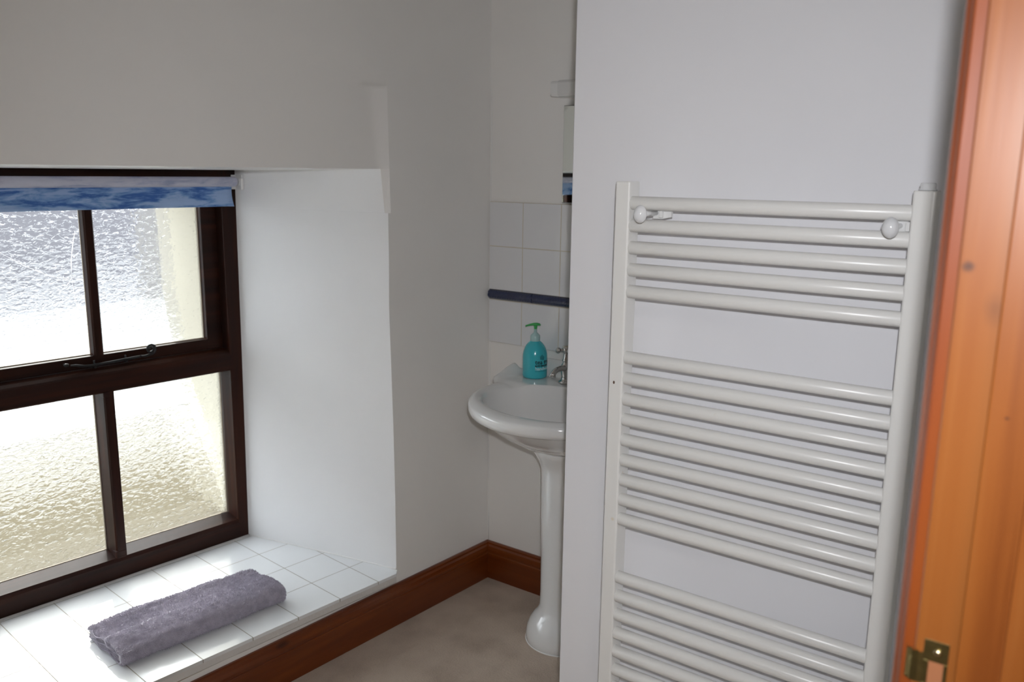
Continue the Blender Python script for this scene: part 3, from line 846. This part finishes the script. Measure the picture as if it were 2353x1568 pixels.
# ------------------------------------------------------------------ pillar tap
TXx, TY, TZ_ = .3675, -.085, .8122
tp = empty('basin_tap', (TXx, TY, TZ_))
tag(tp, 'chrome pillar tap with cross handle on the washbasin ledge', 'tap')
bm = bmesh.new()
lathe(bm, [(.0235, 0), (.0245, .003), (.0235, .006), (.0195, .0085), (.0165, .012), (.0155, .020), (.0165, .028), (.0175, .042), (.018, .048), (.0175, .056), (.0145, .062), (.0115, .066), (.012, .069), (.0138, .072), (.0138, .075), (.0115, .079), (.0105, .085), (.0095, .092), (.0085, .099)], c=(TXx, TY, TZ_), seg=36)
obj('tap_body', bm, M['chrome'], tp)
bm = bmesh.new()
sp = [(TXx, TY + .002, TZ_ + .046), (TXx, TY - .018, TZ_ + .051), (TXx, TY - .038, TZ_ + .054), (TXx, TY - .056, TZ_ + .0535), (TXx, TY - .070, TZ_ + .049), (TXx, TY - .079, TZ_ + .042), (TXx, TY - .083, TZ_ + .034)]
tube(bm, sp, [.0115, .0100, .0088, .0084, .0084, .0092, .0100], 18)
tube(bm, [(TXx, TY - .0820, TZ_ + .038), (TXx, TY - .0832, TZ_ + .033)], [.0110, .0110], 18)
obj('spout', bm, M['chrome'], tp)
bm = bmesh.new(); hz = TZ_ + .108
lathe(bm, [(.010, -.010), (.013, -.006), (.0145, 0), (.013, .006), (.0105, .009)], c=(TXx, TY, hz), seg=28)
for a in (.5, .5 + PI / 2, .5 + PI, .5 + 1.5 * PI):
    a += .35
    e = Vector((math.cos(a), math.sin(a), 0)); c = Vector((TXx, TY, hz))
    tube(bm, [c + e * .010, c + e * .016, c + e * .022], [.0058, .0044, .0046], 12); ball(bm, c + e * .0275, .0086, seg=16)
obj('cross_handle', bm, M['chrome'], tp)
bm = bmesh.new(); lathe(bm, [(.0105, .009), (.010, .0112), (.006, .0125), (.001, .0128)], c=(TXx, TY, hz), seg=28); obj('index_cap', bm, simple('cream_cap', (.72, .68, .56), .25), tp)

# ------------------------------------------------------------------ soap bottle
BX, BY, BZ = .2415, -.079, .8122
sb = empty('soap_dispenser', (BX, BY, BZ))
tag(sb, 'turquoise hand wash pump bottle with green nozzle on the washbasin ledge', 'soap bottle')
R0 = .0405
BP = [(.002, 0), (.036, 0), (.0392, .002), (.0402, .006), (R0, .015), (R0, .040), (R0, .066), (.0398, .077), (.0377, .088), (.0342, .098), (.0292, .107), (.0232, .114), (.0178, .1185), (.0160, .1205)]
bm = bmesh.new(); lathe(bm, BP, c=(BX, BY, BZ), seg=64)
body = obj('bottle_body', bm, M['bottle'], sb)
bm = bmesh.new()
lathe(bm, [(.0158, .119), (.0162, .121), (.0162, .1365), (.0152, .1385), (.0105, .1435), (.0066, .147), (.0052, .1495), (.0048, .163)], c=(BX, BY, BZ), seg=36)
obj('pump_collar', bm, M['collar'], sb)
bm = bmesh.new()
lathe(bm, [(.0045, .156), (.0050, .160), (.0058, .168), (.0075, .1725)], c=(BX, BY, BZ), seg=24)
pd = Vector((-.79, -.61, 0))   # nozzle points away to the left
for sgn in (1,):
    c0 = Vector((BX, BY, BZ + .1745))
    pth = [c0 - pd * .0165 + Vector((0, 0, -.0022)), c0 - pd * .012, c0 - pd * .004 + Vector((0, 0, .0012)), c0 + pd * .006 + Vector((0, 0, .0008)), c0 + pd * .018 + Vector((0, 0, -.0012)), c0 + pd * .030 + Vector((0, 0, -.0045)), c0 + pd * .033 + Vector((0, 0, -.0062))]
    tube(bm, pth, [.0018, .0040, .0046, .0044, .0034, .0026, .0022], 14, flat=2.0)
obj('pump_head', bm, M['pump'], sb)
# printed lettering wrapped on the body
def wrap_text(txt, size, z0, a0, m, name, bold=.00045):
    cu = bpy.data.curves.new(name, 'FONT'); cu.body = txt; cu.size = size; cu.offset = bold; cu.extrude = 0.; cu.resolution_u = 3
    to = bpy.data.objects.new(name, cu); col.objects.link(to)
    dg = bpy.context.evaluated_depsgraph_get(); me = bpy.data.meshes.new_from_object(to.evaluated_get(dg))
    bpy.data.objects.remove(to)
    t = bmesh.new(); t.from_mesh(me); bpy.data.meshes.remove(me)
    bmesh.ops.subdivide_edges(t, edges=[e for e in t.edges if e.calc_length() > .003], cuts=3)
    ext = bmesh.ops.solidify(t, geom=t.faces[:], thickness=.0002)
    for v in t.verts:
        a = a0 + v.co.x / R0; r = R0 + .00025 + v.co.z
        v.co = Vector((BX + math.cos(a) * r, BY + math.sin(a) * r, BZ + z0 + v.co.y))
    return obj(name, t, m, body)
CAM = Vector((1.77282, -2.34277, 1.47841))
fa = math.atan2(CAM.y - BY, CAM.x - BX)          # side of the bottle that faces the doorway
A0 = fa + .02
wrap_text('tea tree', .0205, .0500, A0, M['print_dark'], 'lettering')
wrap_text('anti-bacterial', .0108, .0415, A0, M['print_dark'], 'lettering')
wrap_text('handwash', .0155, .0300, A0, M['print_white'], 'lettering')
wrap_text('no water needed', .0050, .0250, A0, M['print_dark'], 'lettering') if False else None
# small illegible line and the leaf sprig
bm = bmesh.new()
def patch(a, z, w_, h):
    t = bmesh.new(); box(t, -w_ / 2, w_ / 2, -.0001, .0001, -h / 2, h / 2)
    for v in t.verts:
        aa = a + v.co.x / R0; r = R0 + .0002 + v.co.y
        v.co = Vector((BX + math.cos(aa) * r, BY + math.sin(aa) * r, BZ + z + v.co.z))
    merge(bm, t)
x = A0 + .02
for w_ in (.006, .010, .005, .008, .006):
    patch(x + w_ / 2 / R0, .0258, w_, .0012); x += (w_ + .002) / R0
obj('small_print', bm, M['print_dark'], body)
bm = bmesh.new()
for i, (da, z0, z1) in enumerate(((.52, .066, .078), (.60, .064, .080), (.68, .066, .076), (.44, .066, .074), (.76, .064, .073))):
    for j in range(5):
        patch(A0 + da + (j - 2) * .012 * (da - .6) * 4, lerp(z0, z1, j / 4), .0016, .0030)
obj('leaf_print', bm, M['print_dark'], body)

# ------------------------------------------------------------------ shaver light and mirror
sl = empty('mirror_light', (.447, 0, 1.73))
tag(sl, 'white wall light box above the mirror, half behind the partition', 'wall light')
bm = bmesh.new()
prism(bm, [(0, 0), (0, .047), (.060, .047), (.071, .044), (.074, .038), (.074, .006), (.069, .001), (.060, 0)], (.277, 0, 1.7018), (.627, 0, 1.7018))
obj('light_body', bm, M['plastic'], sl)
bm = bmesh.new()
prism(bm, [(.060, -.0015), (.073, 0), (.0765, .006), (.0765, .040), (.072, .0465), (.060, .0485)], (.304, 0, 1.7018), (.600, 0, 1.7018))
obj('diffuser', bm, simple('opal_diffuser', (.72, .72, .71), .25), sl)
mi = empty('wall_mirror', (.452, 0, 1.377))
tag(mi, 'frameless wall mirror below the light, mostly hidden by the partition', 'mirror')
bm = bmesh.new(); box(bm, .288, .616, -.010, 0., 1.3775, 1.6790); obj('mirror_back', bm, M['cabinet'], mi)
bm = bmesh.new(); box(bm, .2892, .6148, -.0125, -.0098, 1.3787, 1.6778, .001, 1); obj('mirror_glass', bm, M['mirror'], mi)

# ------------------------------------------------------------------ towel radiator
rd = empty('towel_radiator', (1.256, -.90, .27))
tag(rd, 'tall white ladder towel radiator mounted on the partition wall', 'radiator')
PF, PB = -.922, -.880
def rpost(x0, x1, ztop):
    bm = bmesh.new()
    pr = []
    for (cx, cy, a0) in ((x1 - .004, PF + .004, -PI / 2), (x1 - .004, PB - .004, 0), (x0 + .004, PB - .004, PI / 2), (x0 + .004, PF + .004, PI)):
        for i in range(5):
            a = a0 + i * PI / 8; pr.append((cx + .004 * math.cos(a), cy + .004 * math.sin(a)))
    zz = [(.27, .96), (.272, 1.), (ztop - .002, 1.), (ztop, .94)]
    mx_, my_ = (x0 + x1) / 2, (PF + PB) / 2; rg = []
    for z, s in zz: rg.append([bm.verts.new((mx_ + (x - mx_) * s, my_ + (y - my_) * s, z)) for x, y in pr])
    for i in range(3):
        for k in range(len(pr)):
            f = bm.faces.new((rg[i][k], rg[i][(k + 1) % len(pr)], rg[i + 1][(k + 1) % len(pr)], rg[i + 1][k])); f.smooth = False
    bm.faces.new(rg[0][::-1]); bm.faces.new(rg[-1])
    return obj('post', bm, M['radpaint'], rd)
rpost(.9853, 1.0155, 1.4608); rpost(1.4985, 1.5315, 1.4558)
ZT = [1.4215 - .0415 * i for i in range(5)] + [1.1270 - .0414 * i for i in range(9)] + [.6700 - .0414 * i for i in range(9)]
for z in ZT:
    bm = bmesh.new(); rot = Matrix.Rotation(PI / 2, 3, 'Y')
    lathe(bm, [(.010, 1.0125), (.0125, 1.0155), (.0125, 1.4985), (.011, 1.5005)], c=(0, PF + .0135, z), seg=28, rot=rot)
    obj('rail', bm, M['radpaint'], rd)
bm = bmesh.new()
lathe(bm, [(.0125, 0), (.0128, .0015), (.0112, .003), (.0112, .0095), (.0100, .0115), (.0085, .0115), (.008, .0095), (.002, .0095)], c=(1.5150, -.900, 1.4558), seg=28)
o = obj('air_vent', bm, M['knob'], rd); o['label'] = 'white bleed valve on the right post'
bm = bmesh.new(); lathe(bm, [(.0134, 0), (.0134, .0008)], c=(1.5150, -.900, 1.4554), seg=28); obj('vent_washer', bm, M['dark'], rd)
bm = bmesh.new(); ball(bm, (.9975, PF - .0001, 1.077), .0022, (1, .25, 1.5), 10); obj('paint_chip', bm, simple('paint_chip_brown', (.12, .07, .05), .7), rd)
for x in (1.065, 1.45):
    for z in (1.195, .34):
        bm = bmesh.new(); tube(bm, [(x, PF + .02, z if z > 1 else .334), (x, YR, z if z > 1 else .334)], .009, 16)
        if z < 1: obj('wall_bracket', bm, M['radpaint'], rd)
        else: bm.free()

def hook(name, x, z, xa, label):
    h = empty(name, (x, -.945, z))
    tag(h, label, 'hook', 'robe hooks clipped to the radiator')
    bm = bmesh.new()
    ry = Matrix.Rotation(PI / 2, 3, 'X')
    # oval mushroom knob facing the room
    n0 = len(bm.verts)
    lathe(bm, [(.0005, .0115), (.005, .0112), (.0095, .0095), (.0130, .0062), (.0155, .0022), (.0160, .0), (.0152, -.0022), (.010, -.0045), (.006, -.006)], c=(0, 0, 0), seg=36, rot=ry)
    for v in bm.verts: v.co = Vector((x + v.co.x * .78, -.957 + v.co.y, z + v.co.z))
    obj('knob', bm, M['knob'], h)
    bm = bmesh.new()
    tube(bm, [(x, -.953, z), (x, -.930, z), (x, -.880, z)], [.0055, .0048, .0045], 16)
    obj('stem', bm, M['knob'], h)
    bm = bmesh.new()
    # clip bar behind the rails, tapering to its end
    sg = 1 if xa > x else -1
    prof = [(x - sg * .006, -.0105), (x + sg * .012, -.0105), (xa, -.0065), (xa, .0035), (x + sg * .012, .0075), (x - sg * .006, .0075)]
    y0, y1 = -.893, -.887
    for yy in (0,):
        a_ = [bm.verts.new((px_, y0 - .001, z + pz)) for px_, pz in prof]; b_ = [bm.verts.new((px_, y1, z + pz)) for px_, pz in prof]
        for i in range(6): bm.faces.new((a_[i], a_[(i + 1) % 6], b_[(i + 1) % 6], b_[i]))
        bm.faces.new(a_[::-1]); bm.faces.new(b_)
    box(bm, min(x + sg * .010, x + sg * .016), max(x + sg * .010, x + sg * .016), y0 - .010, y0 - .001, z - .0080, z + .0070, .001)
    obj('clip', bm, M['plastic'], h)
hook('robe_hook', 1.0575, 1.4040, 1.088, 'white oval robe hook clipped between the top rails beside the left post')
hook('robe_hook', 1.4790, 1.4003, 1.4965, 'white oval robe hook clipped between the top rails beside the right post')

# ------------------------------------------------------------------ door lining, architrave, strike plate
KN = [(1.6750, -1.6, 1.410, .010, 1.2, .8), (1.7149, -1.612, 1.297, .0050, 1.5, 1.), (1.6960, -1.6, 1.378, .016, .6, .28)]
dr = empty('door_1', (XR + .06, YJ, 0)); struct(dr, 'orange pine door frame at the right edge')
bm = bmesh.new(); box(bm, XR, XR + .135, YJ, YJ + .028, 0, 2.03, .0015, 1)
box(bm, XR, XR + .135, YJ - .80, YJ - .772, 0, 2.03, .0015, 1); box(bm, XR, XR + .135, YJ - .80, YJ + .028, 2.0, 2.03, .0015, 1)
M['jamb'] = M['jamb']; add_knots(M['jamb'], [(x - XR - .06, y - YJ, z, r, k, d) for x, y, z, r, k, d in KN])
obj('door_lining', bm, M['jamb'], dr)
bm = bmesh.new(); box(bm, 1.7015, 1.7335, YJ - .012, YJ + .001, 0, 2.0, .0015, 2)
obj('door_stop', bm, M['jamb'], dr)
bm = bmesh.new()
# architrave on the bathroom side: flat inner margin then an ogee falling away
prof = [(XR, YJ + .0045), (1.6590, YJ + .0045), (1.6570, YJ + .006), (1.6550, YJ + .010), (1.6510, YJ + .0145), (1.6485, YJ + .022), (1.6515, YJ + .040), (1.655, YJ + .060), (XR, YJ + .062)]
a_ = [bm.verts.new((x, y, 0)) for x, y in prof]; b_ = [bm.verts.new((x, y, 2.06)) for x, y in prof]
for i in range(len(prof)):
    f = bm.faces.new((a_[i], a_[(i + 1) % len(prof)], b_[(i + 1) % len(prof)], b_[i])); f.smooth = False
bm.faces.new(a_[::-1]); bm.faces.new(b_)
obj('architrave', bm, M['casing'], dr)
# strike plate
bm = bmesh.new(); zc = 1.0775; y0 = YJ - .0012
xl, xr, zt, zb = 1.6752, 1.6945, 1.0935, 1.0345
hx0, hx1, hz1, hz0 = 1.6800, 1.6915, 1.0745, 1.0525
for a, b2, c, d_ in ((xl, xr, hz1, zt), (xl, xr, zb, hz0), (xl, hx0, hz0, hz1), (hx1, xr, hz0, hz1)):
    box(bm, a, b2, y0, YJ + .001, c, d_, .0003, 1)
# curved lip towards the room
lp = [(xl + .001, y0 + .0002), (1.6715, y0 - .0004), (1.6665, y0 + .0005), (1.6620, y0 + .004), (1.6595, y0 + .009)]
for (xa_, ya_), (xb_, yb_) in zip(lp, lp[1:]):
    ra, rb = .0112, .0112
    vs1 = [bm.verts.new(v) for v in ((xa_, ya_, 1.0635 - ra), (xb_, yb_, 1.0635 - rb), (xb_, yb_, 1.0795), (xa_, ya_, 1.0815))]
    vs2 = [bm.verts.new(v) for v in ((xa_, ya_ + .0012, 1.0635 - ra), (xb_, yb_ + .0012, 1.0635 - rb), (xb_, yb_ + .0012, 1.0795), (xa_, ya_ + .0012, 1.0815))]
    bm.faces.new(vs1); bm.faces.new(vs2[::-1])
    for i in range(4): bm.faces.new((vs1[i], vs2[i], vs2[(i + 1) % 4], vs1[(i + 1) % 4]))
spl = obj('strike_plate', bm, M['brass'], dr)
spl['label'] = 'brass strike plate'
bm = bmesh.new(); box(bm, hx0, hx1, YJ - .0006, YJ + .0008, hz0, hz1); obj('latch_recess', bm, M['rebate'], spl)
bm = bmesh.new(); rx = Matrix.Rotation(PI / 2, 3, 'X')
lathe(bm, [(.0035, -.0006), (.0034, .0006), (.002, .0016), (.0003, .0018)], c=(1.6860, y0, 1.0835), seg=20, rot=rx)
obj('screw', bm, simple('brass_screw', (.75, .66, .42), .15, 1.), spl)

# ------------------------------------------------------------------ outside
bm = bmesh.new(); box(bm, -3.75, -.93, -8, 6, -.45, -.25)
m_g = simple('sandy_gravel', (.046, .034, .009), .9, bump=.6, scale=30)
o = obj('ground', bm, m_g, loc=(-2.2, -1, -.25)); struct(o, 'sandy gravel strip outside')
bm = bmesh.new(); box(bm, -8.6, -3.75, -8, 9, -.44, -.24)
o = obj('paving', bm, simple('pale_concrete', (.40, .40, .39), .9, bump=.4, scale=20), loc=(-6, 0, -.24)); struct(o, 'pale concrete yard outside')
bm = bmesh.new(); box(bm, -9.4, -8.6, -8, 9, -.44, 2.3)
o = obj('wall_outside', bm, simple('grey_render', (.10, .097, .108), .9, bump=.4, scale=8), loc=(-9, 0, -.24)); struct(o, 'grey rendered outbuilding across the yard')

# ------------------------------------------------------------------ light
w = bpy.data.worlds.new('sky'); scene.world = w; w.use_nodes = True
bg = w.node_tree.nodes['Background']; bg.inputs[0].default_value = (.88, .93, 1., 1); bg.inputs[1].default_value = 6.3
sun = bpy.data.lights.new('sun', 'SUN'); sun.energy = 5.5; sun.angle = math.radians(.53); sun.color = (1., .95, .86)
so = bpy.data.objects.new('sun', sun); col.objects.link(so)
d = NS * 1. - VS * .36 + Vector((0, 0, -.605)); so.rotation_euler = d.to_track_quat('-Z', 'Y').to_euler(); so.location = (-6, 3, 5)
# camera flash sits just above and right of the lens
RR = Vector((.81081554, .58516648, .01258361)); UU = Vector((-.12508689, .15223955, .98039604)); WW = Vector((-.57177918, .79649439, -.19663485))
fl = bpy.data.lights.new('flash', 'SPOT'); fl.shadow_soft_size = .016; fl.spot_size = math.radians(104); fl.spot_blend = 1.; fl.energy = 48.; fl.color = (.955, .965, 1.)
fo = bpy.data.objects.new('flash', fl); col.objects.link(fo); fo.location = CAM + RR * .026 + UU * .07 - WW * .01
fo.rotation_euler = (WW + RR * .03 - UU * .05).to_track_quat('-Z', 'Y').to_euler()
fill = bpy.data.lights.new('ambient_fill', 'AREA'); fill.size = .5; fill.energy = 9.; fill.color = (1., .95, .88)  # unseen warm fill light, added behind the camera to lift the ambient level
ho = bpy.data.objects.new('ambient_fill', fill); col.objects.link(ho); ho.location = (2.5, -2.9, CEIL - .05)

# ------------------------------------------------------------------ camera
cd = bpy.data.cameras.new('camera'); cd.sensor_width = 36.; cd.lens = 1958.05 / 2353 * 36; cd.clip_start = .02
cd.dof.use_dof = True; cd.dof.focus_distance = 1.85; cd.dof.aperture_fstop = 5.6
co = bpy.data.objects.new('camera', cd); col.objects.link(co)
co.matrix_world = Matrix(((RR.x, UU.x, -WW.x, CAM.x), (RR.y, UU.y, -WW.y, CAM.y), (RR.z, UU.z, -WW.z, CAM.z), (0, 0, 0, 1)))
scene.camera = co
scene.view_settings.view_transform = 'Standard'; scene.view_settings.look = 'None'
scene.view_settings.exposure = .07; scene.view_settings.gamma = 1.; scene.view_settings.use_curve_mapping = False
scene.cycles.use_denoising = True
scene.cycles.max_bounces = 12; scene.cycles.diffuse_bounces = 6; scene.cycles.transparent_max_bounces = 16; scene.cycles.transmission_bounces = 8
